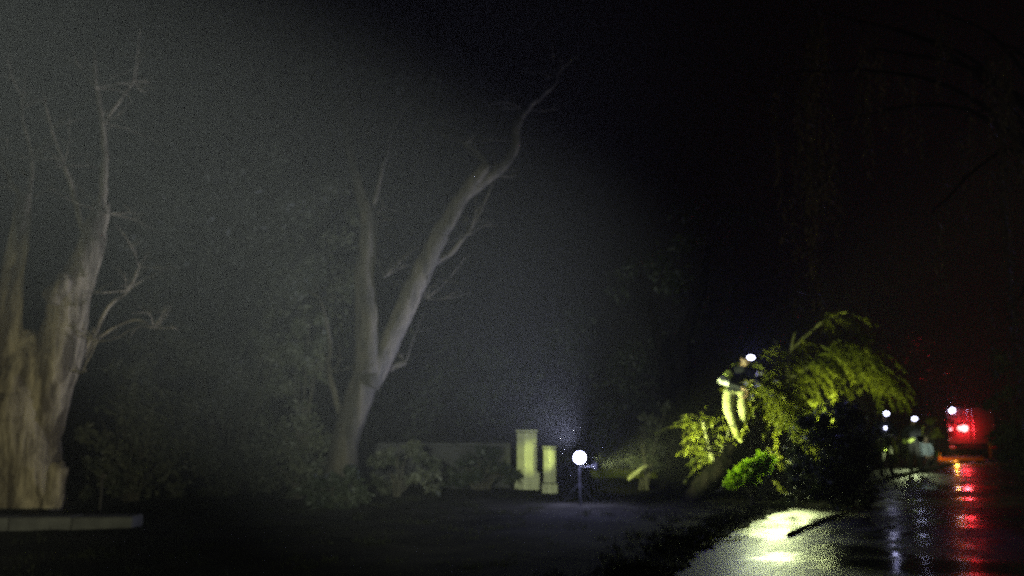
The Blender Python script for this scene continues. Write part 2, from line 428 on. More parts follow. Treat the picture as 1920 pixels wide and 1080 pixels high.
# ------------------------------------------------------------------ big trees at left
def trunk_tree(name, label, base, group=None):
    t = thing(name, label, 'tree', (base.x, base.y, 0), group); return t
D = 15.2
base = P(62, 958, D); t = trunk_tree('gum_tree', 'tall pale-barked tree with two thick stems at the left edge', base)
def LP(px, py, d, t=t): return P(px, py, d)-t.location
mb = MB(); stem(mb, [LP(60, 985, D), LP(56, 930, D), LP(48, 850, D), LP(44, 760, D), LP(50, 690, D), LP(58, 620, D+.1)], [0.62, 0.52, 0.50, 0.55, 0.42, 0.12], 22, 0.012, 0.10, 3)
tr = mb.build('trunk', M['gum'], t, True)
mb = MB(); stem(mb, [LP(40, 830, D), LP(22, 740, D-.05), LP(12, 640, D-.1), LP(24, 520, D-.1), LP(40, 430, D-.2), LP(48, 362, D-.2)], [0.30, 0.33, 0.25, 0.19, 0.16, 0.12], 16, 0.012, 0.10, 4)
mb.build('stem', M['gum'], t, True)
mb = MB(); stem(mb, [LP(66, 860, D+.1), LP(84, 760, D+.05), LP(108, 660, D), LP(132, 560, D), LP(168, 465, D+.1), LP(190, 380, D+.2)], [0.34, 0.40, 0.37, 0.32, 0.22, 0.14], 18, 0.014, 0.13, 5)
mb.build('stem', M['gum'], t, True)
mb = MB(); stem(mb, [LP(100, 560, D-.3), LP(116, 535, D-.35), LP(122, 515, D-.35)], [0.20, 0.15, 0.10], 12, 0.01, 0.2, 6); mb.build('branch_stub', M['gum'], t, True)
mb = MB(); stem(mb, [LP(96, 955, D-.4), LP(104, 915, D-.5), LP(110, 878, D-.5), LP(113, 866, D-.5)], [0.16, 0.14, 0.15, 0.06], 12, 0.01, 0.15, 7); mb.build('branch_stub', M['gum'], t, True)
for i, (pp, rr) in enumerate([([(45, 375), (20, 340), (4, 300), (-20, 240), (-30, 170)], [.06, .04, .03]),
                              ([(190, 390), (196, 310), (192, 230), (180, 165), (176, 80)], [.08, .055, .03]),
                              ([(192, 235), (222, 190), (250, 150), (262, 110)], [.035, .025, .015]),
                              ([(165, 470), (145, 390), (120, 310), (96, 240), (80, 170)], [.06, .04, .02]),
                              ([(52, 370), (60, 300), (40, 210), (50, 120)], [.05, .03, .015]),
                              ([(140, 690), (180, 620), (205, 575), (240, 545), (262, 500)], [.05, .03, .015]),
                              ([(110, 820), (130, 730), (180, 640), (250, 600), (290, 615)], [.035, .025, .012])]):
    mb = MB(); stem(mb, [LP(x, y, D+0.1*i) for x, y in pp], rr, 7, 0.015, 0.1, 20+i); mb.build('branch', M['gum'], t, True)
def twiggery(t, m, ends, seed, n=5, L=0.9):
    r = random.Random(seed); mb = MB()
    for p in ends:
        for k in range(n):
            v = Vector((r.uniform(-1, 1), r.uniform(-.7, .7), r.uniform(-.1, 1.0))).normalized(); l_ = L*r.uniform(.4, 1.2)
            a = p+v*l_*.5+Vector((r.uniform(-.1, .1), 0, r.uniform(-.1, .1))); e = p+v*l_+Vector((0, 0, r.uniform(-.25, .15)))
            stem(mb, [p, a, e], [.014, .009, .003], 4, .01, 0, seed+k)
            for q_ in range(3):
                e2 = a+Vector((r.uniform(-1, 1), r.uniform(-.5, .5), r.uniform(-.3, .8)))*l_*.35; stem(mb, [a, a.lerp(e2, .5)+Vector((0, 0, .03)), e2], [.007, .005, .002], 3, .01, 0, q_)
    tag(mb.build('twigs', m, t), kind='stuff')
twiggery(t, M['gum'], [LP(x, y, D) for x, y in [(4, 300), (-10, 240), (192, 230), (180, 165), (250, 150), (120, 310), (96, 240), (60, 300), (50, 200), (262, 500), (240, 545), (290, 615), (180, 640), (150, 700), (200, 400), (60, 370)]], 301)
lv = Leaves()
for (x, y, r, n) in [(40, -60, 1.4, 500), (240, -30, 1.3, 420), (-60, 60, 1.2, 400), (160, -140, 1.5, 400)]:
    lv.cloud(LP(x, y, D+1), (r, r*.8, r*.7), n, 0.16, 0.035)
lv.build('crown', M['leaf_md'], t)

D = 16.6
base = P(630, 945, D); t = trunk_tree('forked_tree', 'pale forked tree whose right limb leans far to the right, behind the verge', base)
def LP(px, py, d): return P(px, py, d)-t.location
mb = MB(); stem(mb, [LP(628, 960, D), LP(640, 880, D), LP(655, 800, D), LP(678, 730, D), LP(690, 680, D), LP(704, 635, D)], [0.34, 0.27, 0.25, 0.25, 0.23, 0.06], 16, 0.02, 0.12, 31)
mb.build('trunk', M['grey'], t, True)
limbs = [([(688, 700), (690, 600), (684, 520), (690, 420), (672, 350), (652, 270), (646, 180)], [.24, .22, .19, .17, .10, .07, .03], 'limb'),
         ([(690, 720), (735, 630), (775, 540), (820, 450), (868, 370), (912, 308)], [.22, .2, .19, .17, .14, .11], 'limb'),
         ([(868, 372), (930, 325), (962, 285), (970, 235), (985, 205), (1015, 180), (1044, 145), (1050, 60)], [.09, .085, .08, .09, .08, .06, .045, .02], 'limb'),
         ([(910, 312), (900, 290), (870, 270), (820, 250)], [.09, .05, .03, .02], 'branch'),
         ([(645, 790), (618, 700), (620, 640), (600, 560)], [.07, .05, .04, .02], 'branch'),
         ([(690, 420), (715, 330), (735, 240)], [.06, .04, .015], 'branch'),
         ([(800, 500), (850, 470), (900, 400), (930, 330)], [.06, .05, .03, .015], 'branch'),
         ([(700, 700), (730, 690), (760, 680)], [.09, .07, .05], 'branch_stub')]
for i, (pp, rr, nm) in enumerate(limbs):
    mb = MB(); stem(mb, [LP(x, y, D+0.12*i-0.2) for x, y in pp], rr, 12, 0.02, 0.12, 40+i); mb.build(nm, M['grey'], t, True)
twiggery(t, M['grey'], [LP(x, y, D+.2) for x, y in [(652, 270), (646, 190), (735, 240), (820, 250), (870, 270), (930, 330), (985, 205), (1040, 145), (600, 560), (618, 700), (760, 680), (690, 420), (880, 440), (800, 560), (720, 520)]], 401, 5, 1.0)
lv = Leaves()
for (x, y, r, n) in [(640, 120, 1.1, 260), (760, 180, 1.0, 200), (560, 520, 0.8, 200)]:
    lv.cloud(LP(x, y, D+1.6), (r, r, r*.7), n, 0.15, 0.03)
lv.build('crown', M['leaf_dk'], t)

# ------------------------------------------------------------------ trees and shrubs behind
def back_tree(name, label, px, D, crown, trunk_top, n, group, leaf, rad=0.22, ls=0.17):
    b = Vector((P(px, 700, D).x, D, 0.08)); t = thing(name, label, 'tree', b, group)
    top = P(trunk_top[0], trunk_top[1], D)-b
    mb = MB(); stem(mb, [(0, 0, -.1), top*0.4+Vector((0.1, 0, 0)), top*0.75, top], [rad*1.3, rad, rad*.7, rad*.35], 10, 0.03, 0.1, int(px)); mb.build('trunk', M['dark'], t, True)
    lv = Leaves(); tot = sum(r*r for _, _, r in crown)
    for (x, y, r) in crown:
        c = P(x, y, D+random.uniform(-.8, .8))-b; lv.cloud(c, (r, r*.8, r*.72), int(n*r*r/tot), ls, ls*0.42)
        mb = MB(); stem(mb, [top*0.6, top*0.6+(c-top*0.6)*0.5+Vector((0, 0, .1)), c], [rad*.4, rad*.25, .03], 6, 0.04, 0.1, int(x)); mb.build('limb', M['dark'], t, True)
    lv.build('crown', leaf, t); return t
GB = 'trees behind the verge'
back_tree('evergreen_tree', 'dark broad tree crown between the pale-barked tree and the forked tree', 430, 19.5, [(250, 360, 1.2), (620, 400, 1.1), (460, 350, 1.2), (300, 420, 1.7), (420, 440, 2.0), (540, 430, 1.8), (360, 560, 2.0), (500, 570, 2.1), (600, 520, 1.5)], (440, 500), 9000, GB, M['leaf_md'])
back_tree('evergreen_tree', 'dark tree behind the twin-stemmed pale tree at left edge', 90, 25, [(60, 560, 2.2), (200, 500, 2.0), (-40, 620, 2.2), (200, 680, 2.3)], (90, 560), 5000, GB, M['leaf_md'])
back_tree('evergreen_tree', 'dim low tree just right of the forked trunk, behind the garden wall', 820, 26, [(760, 690, 1.7), (860, 720, 1.8), (940, 745, 1.5), (800, 780, 1.7)], (830, 720), 2300, GB, M['leaf_dk'])
back_tree('evergreen_tree', 'dark tree above and behind the pair of pale pillars', 1080, 27, [(1020, 690, 1.5), (1110, 660, 1.8), (1190, 700, 1.6), (1090, 770, 1.6)], (1090, 700), 2300, GB, M['leaf_dk'])
back_tree('evergreen_tree', 'dark tall tree rising behind the worker standing in the fallen tree', 1380, 30, [(1320, 640, 2.0), (1420, 600, 2.2), (1500, 640, 1.9), (1380, 720, 2.0)], (1390, 640), 2000, GB, M['leaf_dk'])
back_tree('evergreen_tree', 'dark tree beyond the crew, left of the red lamp', 1690, 46, [(1640, 790, 2.6), (1720, 760, 2.8), (1690, 700, 2.6)], (1690, 780), 1800, GB, M['leaf_dk'])
def shrub(name, label, px, D, blobs, n, leaf, ls=0.13, group='shrubs on the verge', z=0.08):
    b = Vector((P(px, 800, D).x, D, z)); t = thing(name, label, 'shrub', b, group); lv = Leaves(); tot = sum(r*r for *_, r in blobs); mb = MB()
    for (x, y, r) in blobs:
        c = P(x, y, D+random.uniform(-.3, .3))-b; lv.cloud(c, (r, r*.8, r*.8), int(n*r*r/tot), ls, ls*.45)
        for k in range(3):
            e = c+Vector((random.uniform(-.5, .5), random.uniform(-.3, .3), random.uniform(-.2, .4)))*r
            stem(mb, [(random.uniform(-.1, .1), random.uniform(-.1, .1), -.1), e*0.5+Vector((0, 0, .1)), e], [.03, .02, .008], 5, 0.02, 0.1, int(x)+k)
    tag(mb.build('stems', M['stem'], t), kind='stuff'); lv.build('foliage', leaf, t); return t
shrub('leafy_shrub', 'large dim bush right beside the pale twin-stemmed tree', 255, 17.5, [(215, 800, .75), (290, 780, .8), (260, 870, .8), (330, 860, .7), (200, 890, .6), (250, 720, .6)], 4200, M['leaf_md'])
shrub('leafy_shrub', 'tall dim bush midway between the two pale trees', 430, 18.5, [(400, 720, .9), (470, 700, .8), (430, 810, 1.0), (390, 890, .8), (500, 870, .8), (350, 660, .6), (520, 650, .6)], 6000, M['leaf_md'])
shrub('leafy_shrub', 'dim bush against the foot of the forked tree', 565, 18.0, [(560, 800, .7), (600, 870, .7), (540, 890, .7), (560, 700, .6), (600, 620, .5)], 3600, M['leaf_md'])
shrub('leafy_shrub', 'low dark bush hiding the base of the forked tree', 632, 16.1, [(610, 915, .38), (655, 905, .4), (640, 940, .35), (590, 945, .3)], 1500, M['leaf_dk'])
shrub('leafy_shrub', 'straggling dark bush against the wall beside the bright pillar', 905, 20.6, [(870, 880, .42), (915, 870, .45), (945, 895, .3), (840, 900, .35)], 1800, M['leaf_dk'])
shrub('leafy_shrub', 'low dim bush in front of the garden wall', 745, 18.6, [(720, 880, .5), (790, 890, .5), (760, 850, .45)], 1000, M['leaf_md'])

sk = P(185, 975, 14.2); sk.z = 0.05
st = thing('stake', 'thin stake standing behind the low stone ledge at left', 'stake', sk)
MB().tube([(0, 0, -.1), (.01, 0, .35), (0, 0, .62)], [.022, .02, .018], 8).build('shaft', M['grey'], st, True)
MB().box((0.01, 0, .64), (.10, .04, .07), bev=.012).build('cap', M['grey'], st)
# ------------------------------------------------------------------ garden wall, gate pillars
W0 = P(640, 900, 21.8); W1 = P(958, 900, 21.6)
wl = thing('garden_wall', 'low dim rendered garden wall running left from the pale pillar', 'wall', ((W0.x+W1.x)/2, 21.7, 0.1), rz=math.atan2(W1.y-W0.y, W1.x-W0.x))
Lw = (W1-W0).length
MB().box((0, 0, 0.45), (Lw, 0.22, 1.0), bev=0.01).build('wall_face', M['wall'], wl)
cop = MB().box((0, 0, 0), (Lw/6-.012, 0.30, 0.07), bev=0.012); c0 = None
for i in range(6):
    s = cop.build('coping_stone', M['wall'], wl) if c0 is None else c0.copy()
    if c0 is None: c0 = s
    else: col.objects.link(s); s.parent = wl
    s.location = (-Lw/2+Lw/6*(i+.5), 0, 0.987+random.uniform(-.003, .003))
Dp = 20.9
def pillar(label, px, D, wid, top_px, base_px, plinth, rz):
    b = P(px, base_px, D); h = P(px, top_px, D).z-b.z; b.z = max(b.z, 0.1); t = thing('gate_pillar', label, 'pillar', b, 'pale pillars by the pavement', rz)
    MB().box((0, 0, h*0.62-0.02), (wid, wid, h*0.8), bev=0.012).build('shaft', M['plaster'], t)
    MB().box((0, 0, plinth/2-0.08), (wid*1.28, wid*1.28, plinth+0.16), bev=0.02).build('plinth', M['plaster'], t)
    MB().box((0, 0, h*1.02+0.022), (wid*1.12, wid*1.12, 0.05), bev=0.012).build('cap', M['plaster'], t)
pillar('taller bright pale pillar on a wider plinth, lit from its right', 988, Dp, 0.34, 812, 910, 0.30, R(34))
pillar('shorter dim pillar standing just right of the bright pillar', 1031, 19.8, 0.20, 842, 921, 0.16, R(40))

# ------------------------------------------------------------------ tripod work lamp
DL = 16.4; lampc = P(1087, 858, DL)
t = thing('work_lamp', 'round bluish-white work lamp glowing on a low tripod beside the pillars', 'work lamp', (lampc.x, lampc.y, 0.0))
hz = lampc.z
facing = (Vector((0, 0, 1.35))-lampc).normalized()
MB().tube([(0, 0.1, 0.25), (0, 0.1, hz+0.05)], 0.018, 8).build('pole', M['black'], t)
for k in range(3):
    th = 2*math.pi*k/3+0.5
    lg = MB().tube([(0, 0.1, 0.45), (0.42*math.cos(th), 0.1+0.42*math.sin(th), 0.012)], 0.014, 8).build('leg', M['black'], t)
hd = MB().lathe(Vector((0, 0, hz))-facing*0.10, [(0.05, -0.03), (0.09, 0.0), (0.115, 0.05), (0.122, 0.09), (0.115, 0.094)], facing, 24).build('lamp_housing', M['black'], t, True)
MB().lathe(Vector((0, 0, hz)), [(0.108, 0.0), (0.100, 0.008), (0.04, 0.012)], facing, 24).build('lens', M['led'], hd)
MB().box((0.30, 0.18, hz-0.16), (0.06, 0.2, 0.14), bev=0.015, rot=Matrix.Rotation(R(8), 3, 'Z')).build('added_side_head', M['black'], t)  # second head added for the yellow-green light on the worker
MB().tube([(0, 0.1, hz-0.16), (0.28, 0.17, hz-0.16)], 0.014, 6).build('bracket', M['steel'], t)
point('work_lamp_light', lampc+facing*0.16, 120, (0.50, 0.52, 1.0), 0.08)
side = lampc+Vector((0.36, 0.18, -0.16))
spot('added_side_spot', side, P(1435, 800, 17.6), 1500, 31, 1.0, YG, 0.05)  # spot of the added side head, lights worker and willow
spot('lamp_uplight', lampc+Vector((-0.05, 0.12, 0.2)), lampc+Vector((-1.9, -1.0, 2.4)), 1500, 60, 1.0, (0.64, 0.67, 1.0), 0.12)  # added spot at the lamp, for the violet glow above it
spot('added_grass_spot', lampc+Vector((0.3, 0.3, 0.0)), G(1215, 904), 750, 13, 1.0, YG, 0.05)  # added spot at the lamp, brightens the kerb grass
spot('added_pillar_spot', lampc+Vector((0.1, 0.25, -0.05)), P(990, 858, 21), 480, 6.5, 0.8, YG, 0.05)  # added narrow spot at the lamp, brightens the pale pillar

# ------------------------------------------------------------------ dark standing tree with lit scrub
D = 21.5; b = Vector((P(1272, 800, D).x, D, 0.1)); t = thing('bare_tree', 'dark thick bare trunk between the work lamp and the worker', 'tree', b)
def LP(px, py, d): return P(px, py, d)-t.location
mb = MB(); stem(mb, [LP(1272, 915, D), LP(1270, 850, D), LP(1274, 790, D), LP(1268, 720, D), LP(1275, 640, D)], [.52, .42, .40, .36, .30], 16, 0.03, 0.12, 61); mb.build('trunk', M['dark'], t, True)
for i, pp in enumerate([[(1268, 740), (1240, 660), (1215, 560)], [(1274, 660), (1310, 560), (1330, 460)]]):
    mb = MB(); stem(mb, [LP(x, y, D) for x, y in pp], [.2, .13, .06], 10, 0.03, 0.1, 62+i); mb.build('limb', M['dark'], t, True)
lv = Leaves(); lv.cloud(LP(1215, 520, D), (1.2, 1, .9), 500, .16, .06); lv.cloud(LP(1330, 440, D), (1.2, 1, .9), 500, .16, .06); lv.build('crown', M['leaf_dk'], t)
shrub('leafy_shrub', 'ragged yellow-green bush left of the dark bare trunk', 1205, 20.6, [(1215, 800, .35), (1225, 850, .4), (1195, 870, .35), (1250, 770, .2)], 800, M['leaf_md'], 0.11, z=0.1)
# grass along the kerb
gl = Leaves()
for i in range(2600):
    u = rng.random(); q = G(1112+122*u, 0+902+rng.random()*6-3); hgt = 0.08+0.17*rng.random()*(1.3-u*0.6)
    gl.put((q.x, q.y, 0.11), (rng.normal()*.3, rng.normal()*.3, 1), hgt, 0.02)
tag(gl.build('grass', M['leaf_wl']), 'strip of yellow-green grass along the kerb right of the work lamp', 'grass', kind='stuff')
gl = Leaves()                                   # rough grass of the verge and along the broken road edge
for i in range(760):
    if i % 3 == 0:
        e = EP[rng.integers(14, 56)]; cx, cy = e.x-abs(rng.normal())*.35, e.y+rng.normal()*.3
        if not 6 < cy < 18.5: continue
    else: cx, cy = rng.uniform(-9, 5), rng.uniform(6.5, 19)
    if cx > road_x(cy)-.05: continue
    for k in range(26):
        gl.put((cx+rng.normal()*.09, cy+rng.normal()*.09, 0.03), (rng.normal()*.5, rng.normal()*.5, 1), 0.04+0.07*rng.random(), 0.012)
tag(gl.build('verge_grass', matte(leafmat('dead_grass', (0.012, 0.014, 0.007), (0.03, 0.032, 0.016), 0.1))), 'sparse dark grass tufts over the unlit verge', 'grass', kind='stuff')
mb = MB(); p0 = P(1178, 899, 20.2); stem(mb, [p0, P(1196, 884, 20.0), P(1214, 872, 19.9)], [.05, .05, .03], 8, 0.01, 0.1, 70)
tag(mb.build('broken_branch', M['limb'], None, True, origin=p0), 'short broken stick leaning out of the kerb grass', 'branch')

# ------------------------------------------------------------------ fallen weeping tree across the road
D = 17.6
b = Vector((P(1335, 900, D).x, D, 0)); ft = thing('fallen_tree', 'fallen weeping tree with dark trunk and drooping yellow-green twigs, across the road', 'tree', b)
def LP(px, py, d): return P(px, py, d)-ft.location
mb = MB(); stem(mb, [LP(1290, 955, D), LP(1322, 908, D), LP(1354, 878, D), LP(1378, 842, D+.1), LP(1394, 795, D+.15), LP(1402, 745, D+.1), LP(1412, 712, D)], [.20, .22, .22, .18, .12, .10, .08], 16, 0.015, 0.1, 81)
mb.build('trunk', M['dark'], ft, True)
FL = [([(1392, 800), (1396, 770), (1404, 742), (1418, 728), (1440, 722), (1468, 716), (1474, 700), (1482, 655), (1490, 618)], [.05, .06, .06, .06, .065, .07, .06, .045, .02]),
      ([(1458, 700), (1450, 690), (1461, 664), (1456, 644), (1449, 635)], [.03, .028, .025, .02, .01]),
      ([(1468, 716), (1510, 690), (1550, 660), (1590, 650), (1630, 690), (1648, 740)], [.06, .05, .04, .03, .02, .01]),
      ([(1480, 660), (1520, 620), (1560, 594), (1595, 606), (1620, 635)], [.04, .035, .03, .02, .01]),
      ([(1440, 722), (1452, 740), (1475, 770), (1488, 820)], [.04, .03, .02, .01]),
      ([(1345, 885), (1330, 840), (1320, 800), (1318, 790)], [.06, .04, .03, .03]),
      ([(1330, 895), (1350, 850), (1365, 815), (1362, 800)], [.03, .025, .02, .01])]
for i, (pp, rr) in enumerate(FL):
    mb = MB(); stem(mb, [LP(x, y, D+0.05*i) for x, y in pp], rr, 8, 0.008, 0.1, 90+i); mb.build('limb', M['limb'], ft, True)
def drooping(name, seeds, leaf, length, n, spread=0.25, out=(0.3, 0, 0.3), bushy=1, ls=.10, lw=.022, seed=1):
    r = random.Random(seed); mb = MB(); lv = Leaves()
    for (x, y, d) in seeds:
        for k in range(n):
            s = LP(x, y, d)+Vector((r.gauss(0, 1), r.gauss(0, 1), r.gauss(0, .6)))*spread
            o = Vector(out)+Vector((r.uniform(-.5, .5), r.uniform(-.5, .5), r.uniform(-.3, .3)))
            strand(mb, lv, s, o, length*r.uniform(.5, 1.3), 1.0, ls, lw, 0.03, r, 0.006, bushy)
    tag(mb.build('twigs', M['stem'], ft), kind='stuff'); lv.build(name, leaf, ft)
drooping('crown', [(1420, 726, D-.4), (1436, 720, D-.3), (1450, 733, D-.4), (1462, 748, D-.4), (1440, 745, D-.3), (1470, 775, D-.3), (1478, 800, D-.3)], M['leaf_wl'], 0.85, 20, .09, (0.25, -.1, .1), 2, .11, .03, seed=2)
drooping('crown', [(1500, 690, D), (1520, 672, D), (1545, 655, D), (1570, 645, D), (1590, 650, D), (1605, 665, D), (1620, 690, D), (1640, 710, D)], M['leaf_wl'], 0.8, 12, .11, (0.35, -.1, -.1), 3, seed=3)
drooping('crown', [(1545, 600, D+.2), (1565, 593, D+.2), (1585, 600, D+.2), (1605, 618, D+.2), (1500, 640, D+.2), (1480, 665, D+.3), (1440, 660, D+.4), (1430, 690, D+.4)], M['leaf_wl'], 0.42, 10, .12, (0.5, 0, -.1), 2, seed=4)
drooping('crown', [(1320, 800, D+.3), (1340, 790, D+.4), (1355, 820, D+.4), (1325, 850, D+.2), (1345, 870, D+.3)], M['leaf_wl'], 0.5, 12, .16, (-.3, -.1, .2), 2, seed=5)
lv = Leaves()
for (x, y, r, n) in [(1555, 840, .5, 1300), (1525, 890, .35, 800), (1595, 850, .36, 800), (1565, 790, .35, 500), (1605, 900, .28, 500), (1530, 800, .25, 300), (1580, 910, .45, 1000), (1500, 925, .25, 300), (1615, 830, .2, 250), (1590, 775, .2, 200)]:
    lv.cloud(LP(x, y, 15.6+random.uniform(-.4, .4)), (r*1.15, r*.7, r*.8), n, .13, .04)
lv.build('shaded_crown', M['leaf_dk'], ft)  # shade put into the colour: darker leaves for the unlit part
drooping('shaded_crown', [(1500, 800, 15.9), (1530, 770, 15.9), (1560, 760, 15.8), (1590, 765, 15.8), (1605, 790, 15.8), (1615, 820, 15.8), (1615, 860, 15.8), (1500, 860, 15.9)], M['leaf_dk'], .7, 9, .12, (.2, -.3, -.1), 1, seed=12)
drooping('crown', [(1440, 850, D-.6), (1455, 870, D-.6), (1450, 900, D-.6)], M['leaf_wl'], 0.35, 4, .1, (.2, -.2, .1), 1, seed=6)
lc = P(1412, 872, 16.5)
t2 = thing('lime_bush', 'bright lime-green leafy clump on the road under the worker', 'bush', (lc.x, lc.y, 0.0))
lv = Leaves()
for (x, y, r, n) in [(1380, 899, .13, 300), (1392, 890, .15, 380), (1404, 880, .17, 460), (1418, 870, .17, 460), (1432, 862, .12, 260), (1444, 858, .08, 120), (1424, 886, .13, 260), (1408, 898, .15, 260), (1436, 876, .09, 120), (1368, 904, .08, 90)]:
    lv.cloud(P(x+random.uniform(-4, 4), y+random.uniform(-4, 4), 16.5)-t2.location, (r*1.2, r*.8, r*.65), n, .10, .045)
lv.build('foliage', M['leaf_lime'], t2)
mb = MB()
for k in range(7):
    e = P(1385+9*k, 880-6*(k % 3), 16.5)-t2.location; stem(mb, [(random.uniform(-.1, .1), 0, 0.0), e*.5, e], [.015, .01, .005], 5, .01, .1, k)
tag(mb.build('stems', M['stem'], t2), kind='stuff')
# lit plank-like kerb piece by the trunk
pk = P(1328, 902, 20.3); pk.z = 0.13
tag(MB().box((0, 0, 0), (0.62, 0.16, 0.14), bev=.02, rot=Matrix.Rotation(R(8), 3, 'Z')).build('loose_kerbstone', M['plaster'], None), 'pale loose kerbstone lying lit at the foot of the fallen trunk', 'kerbstone').location = pk
# branch lying on the wet road in the pool of light
q0 = G(1478, 1006); q1 = G(1604, 953); r_ = random.Random(5)
mb = MB(); ptsb = [q0.lerp(q1, t_)+Vector((r_.uniform(-.02, .02), r_.uniform(-.02, .02), 0.025+0.008*math.sin(t_*7))) for t_ in np.linspace(0, 1, 7)]
stem(mb, ptsb, [.028, .026, .024, .018, .010], 8, 0.003, 0.1, 99)
fb = mb.build('fallen_branch', M['limb'], None, True, origin=q0); tag(fb, 'long thin bare branch lying across the lit wet road', 'branch')
mb = MB(); p_ = q0.lerp(q1, .55)-q0
stem(mb, [p_+Vector((0, 0, .04)), p_+Vector((.35, .1, .05)), p_+Vector((.6, .35, .03))], [.015, .01, .005], 6, 0.004, .1, 5); mb.build('twig', M['limb'], fb, True)
tag(fb)

for lab, a_, b__, rr in [('thin twig added on the lit road nearest the verge', (1312, 1034), (1400, 1003), .010), ('small twig added right of the long fallen branch', (1640, 1005), (1700, 978), .010)]:
    q0 = G(*a_); q1 = G(*b__); mb = MB()  # twigs added to draw dark streaks on the lit road
    pts_ = [q0.lerp(q1, t_)+Vector((r_.uniform(-.06, .06), r_.uniform(-.06, .06), 0.03+0.03*math.sin(t_*5+rr*90))) for t_ in np.linspace(0, 1, 6)]
    stem(mb, pts_, [rr, rr, rr*.4], 6, .004, .1, int(a_[0])); o_ = mb.build('added_twig', M['limb'], None, True, origin=q0); tag(o_, lab, 'twig', 'twigs added on the road')
    lv = Leaves()
    for k in range(12):
        c_ = pts_[2+k % 4]-q0; lv.put(tuple(c_+Vector((r_.gauss(0, .05), r_.gauss(0, .05), r_.uniform(-.02, .03)))), (r_.gauss(0, 1), r_.gauss(0, 1), r_.uniform(-.1, .4)), .09, .022)
    lv.build('leaves', M['leaf_wl'], o_)
# ------------------------------------------------------------------ people
def head_mesh(mb, c, f, mi, s=1.0):
    f = Vector((f.x, f.y, f.z)).normalized(); r = f.cross(Vector((0, 0, 1))).normalized(); u = r.cross(f)
    rot = Matrix((r, f, u)).transposed()
    mb.ball(c, (0.075*s, 0.095*s, 0.115*s), mi, rot, 14)
    mb.ball(c+f*0.035*s-u*0.06*s, (0.055*s, 0.058*s, 0.055*s), mi, rot, 10)      # jaw
    mb.ball(c+f*0.098*s-u*0.012*s, (0.012*s, 0.02*s, 0.024*s), mi, rot, 8)         # nose
    for sg in (-1, 1):
        mb.ball(c+r*0.077*s*sg-u*0.005*s, (0.012*s, 0.022*s, 0.032*s), mi, rot, 8)  # ears
        mb.ball(c+r*0.03*s*sg+f*0.085*s+u*0.012*s, (0.012*s, 0.008*s, 0.008*s), mi+1, rot, 8)  # eyes
    mb.ball(c+f*0.088*s-u*0.052*s, (0.024*s, 0.006*s, 0.006*s), mi+1, rot, 8)      # mouth
    return r, f, u
def hand_mesh(mb, wrist, d, side, mi):
    """palm plus four fingers curled and a thumb"""
    d = Vector(d).normalized(); s = Vector(side); s = (s-d*s.dot(d)).normalized(); n = d.cross(s)
    mb.tube([wrist-d*.02, wrist+d*.03, wrist+d*.085], [.028, .036, .034], 8, mi)
    for k, (o, L) in enumerate([(-.03, .068), (-.01, .08), (.01, .075), (.03, .058)]):
        b0 = wrist+d*.085+s*o; b1 = b0+d*L*.45+n*L*.12; b2 = b1+d*L*.25+n*L*.3; b3 = b2+n*L*.3-d*L*.08
        mb.tube([b0-d*.01, b1, b2, b3], [.0095, .009, .0085, .007], 6, mi)
    t0 = wrist+d*.03-s*.03; mb.tube([t0, t0-s*.025+d*.025+n*.015, t0-s*.02+d*.05+n*.04], [.012, .0105, .008], 6, mi)
def person(label, J, rad, slots, mats, face, group=None, hands=True, base=None):
    """J: joint name -> point. slots: bone name -> material slot"""
    base = Vector(base); root = thing('person', label, 'person', base, group)
    J = {k: Vector(v)-base for k, v in J.items()}
    names = list(J); idx = {k: i for i, k in enumerate(names)}
    bones = [('pelvis', 'waist', 'torso'), ('waist', 'chest', 'torso'), ('chest', 'neck', 'torso'), ('neck', 'head', 'head')]
    for s in 'LR':
        bones += [('chest', 'sh'+s, 'torso'), ('sh'+s, 'el'+s, 'arm'), ('el'+s, 'wr'+s, 'arm'),
                  ('pelvis', 'hip'+s, 'leg'), ('hip'+s, 'kn'+s, 'leg'), ('kn'+s, 'an'+s, 'shin'), ('an'+s, 'toe'+s, 'foot')]
    me = bpy.data.meshes.new('tmp'); me.from_pydata([tuple(J[k]) for k in names], [(idx[a], idx[b]) for a, b, _ in bones], [])
    o = bpy.data.objects.new('tmp', me); col.objects.link(o)
    md = o.modifiers.new('skin', 'SKIN'); md.use_smooth_shade = True
    if not me.skin_vertices:
        bm = bmesh.new(); bm.from_mesh(me); bm.verts.layers.skin.verify(); bm.to_mesh(me); bm.free()
    for k in names:
        sv = me.skin_vertices[0].data[idx[k]]; q = rad[k.rstrip('LR') if k[:-1] in ('sh', 'el', 'wr', 'hip', 'kn', 'an', 'toe') else k]
        sv.radius = q if hasattr(q, '__len__') else (q, q); sv.use_root = (k == 'pelvis')
    ss = o.modifiers.new('sub', 'SUBSURF'); ss.levels = 2; ss.render_levels = 2
    dg = bpy.context.evaluated_depsgraph_get(); dg.update()
    em_ = bpy.data.meshes.new_from_object(o.evaluated_get(dg))
    bpy.data.objects.remove(o)
    segs = [(J[a], J[b], slots[n]) for a, b, n in bones]
    mb = MB(); vs = [v.co.copy() for v in em_.vertices]
    for p in em_.polygons:
        c = p.center; best = 1e9; sl = 0
        for a, b, n in segs:
            ab = b-a; t_ = max(0, min(1, (c-a).dot(ab)/max(ab.length_squared, 1e-9))); dd = (a+ab*t_-c).length
            if dd < best: best = dd; sl = n
        mb.f.append(tuple(p.vertices)); mb.m.append(sl)
    mb.v = [tuple(v) for v in vs]
    hs = len(mats)-2
    r, f, u = head_mesh(mb, J['head'], Vector(face), hs)
    if hands:
        for s in 'LR': hand_mesh(mb, J['wr'+s], (J['wr'+s]-J['el'+s]), r, hs)
    mb.build('body', mats, root, True)
    return root, J, (r, f, u)
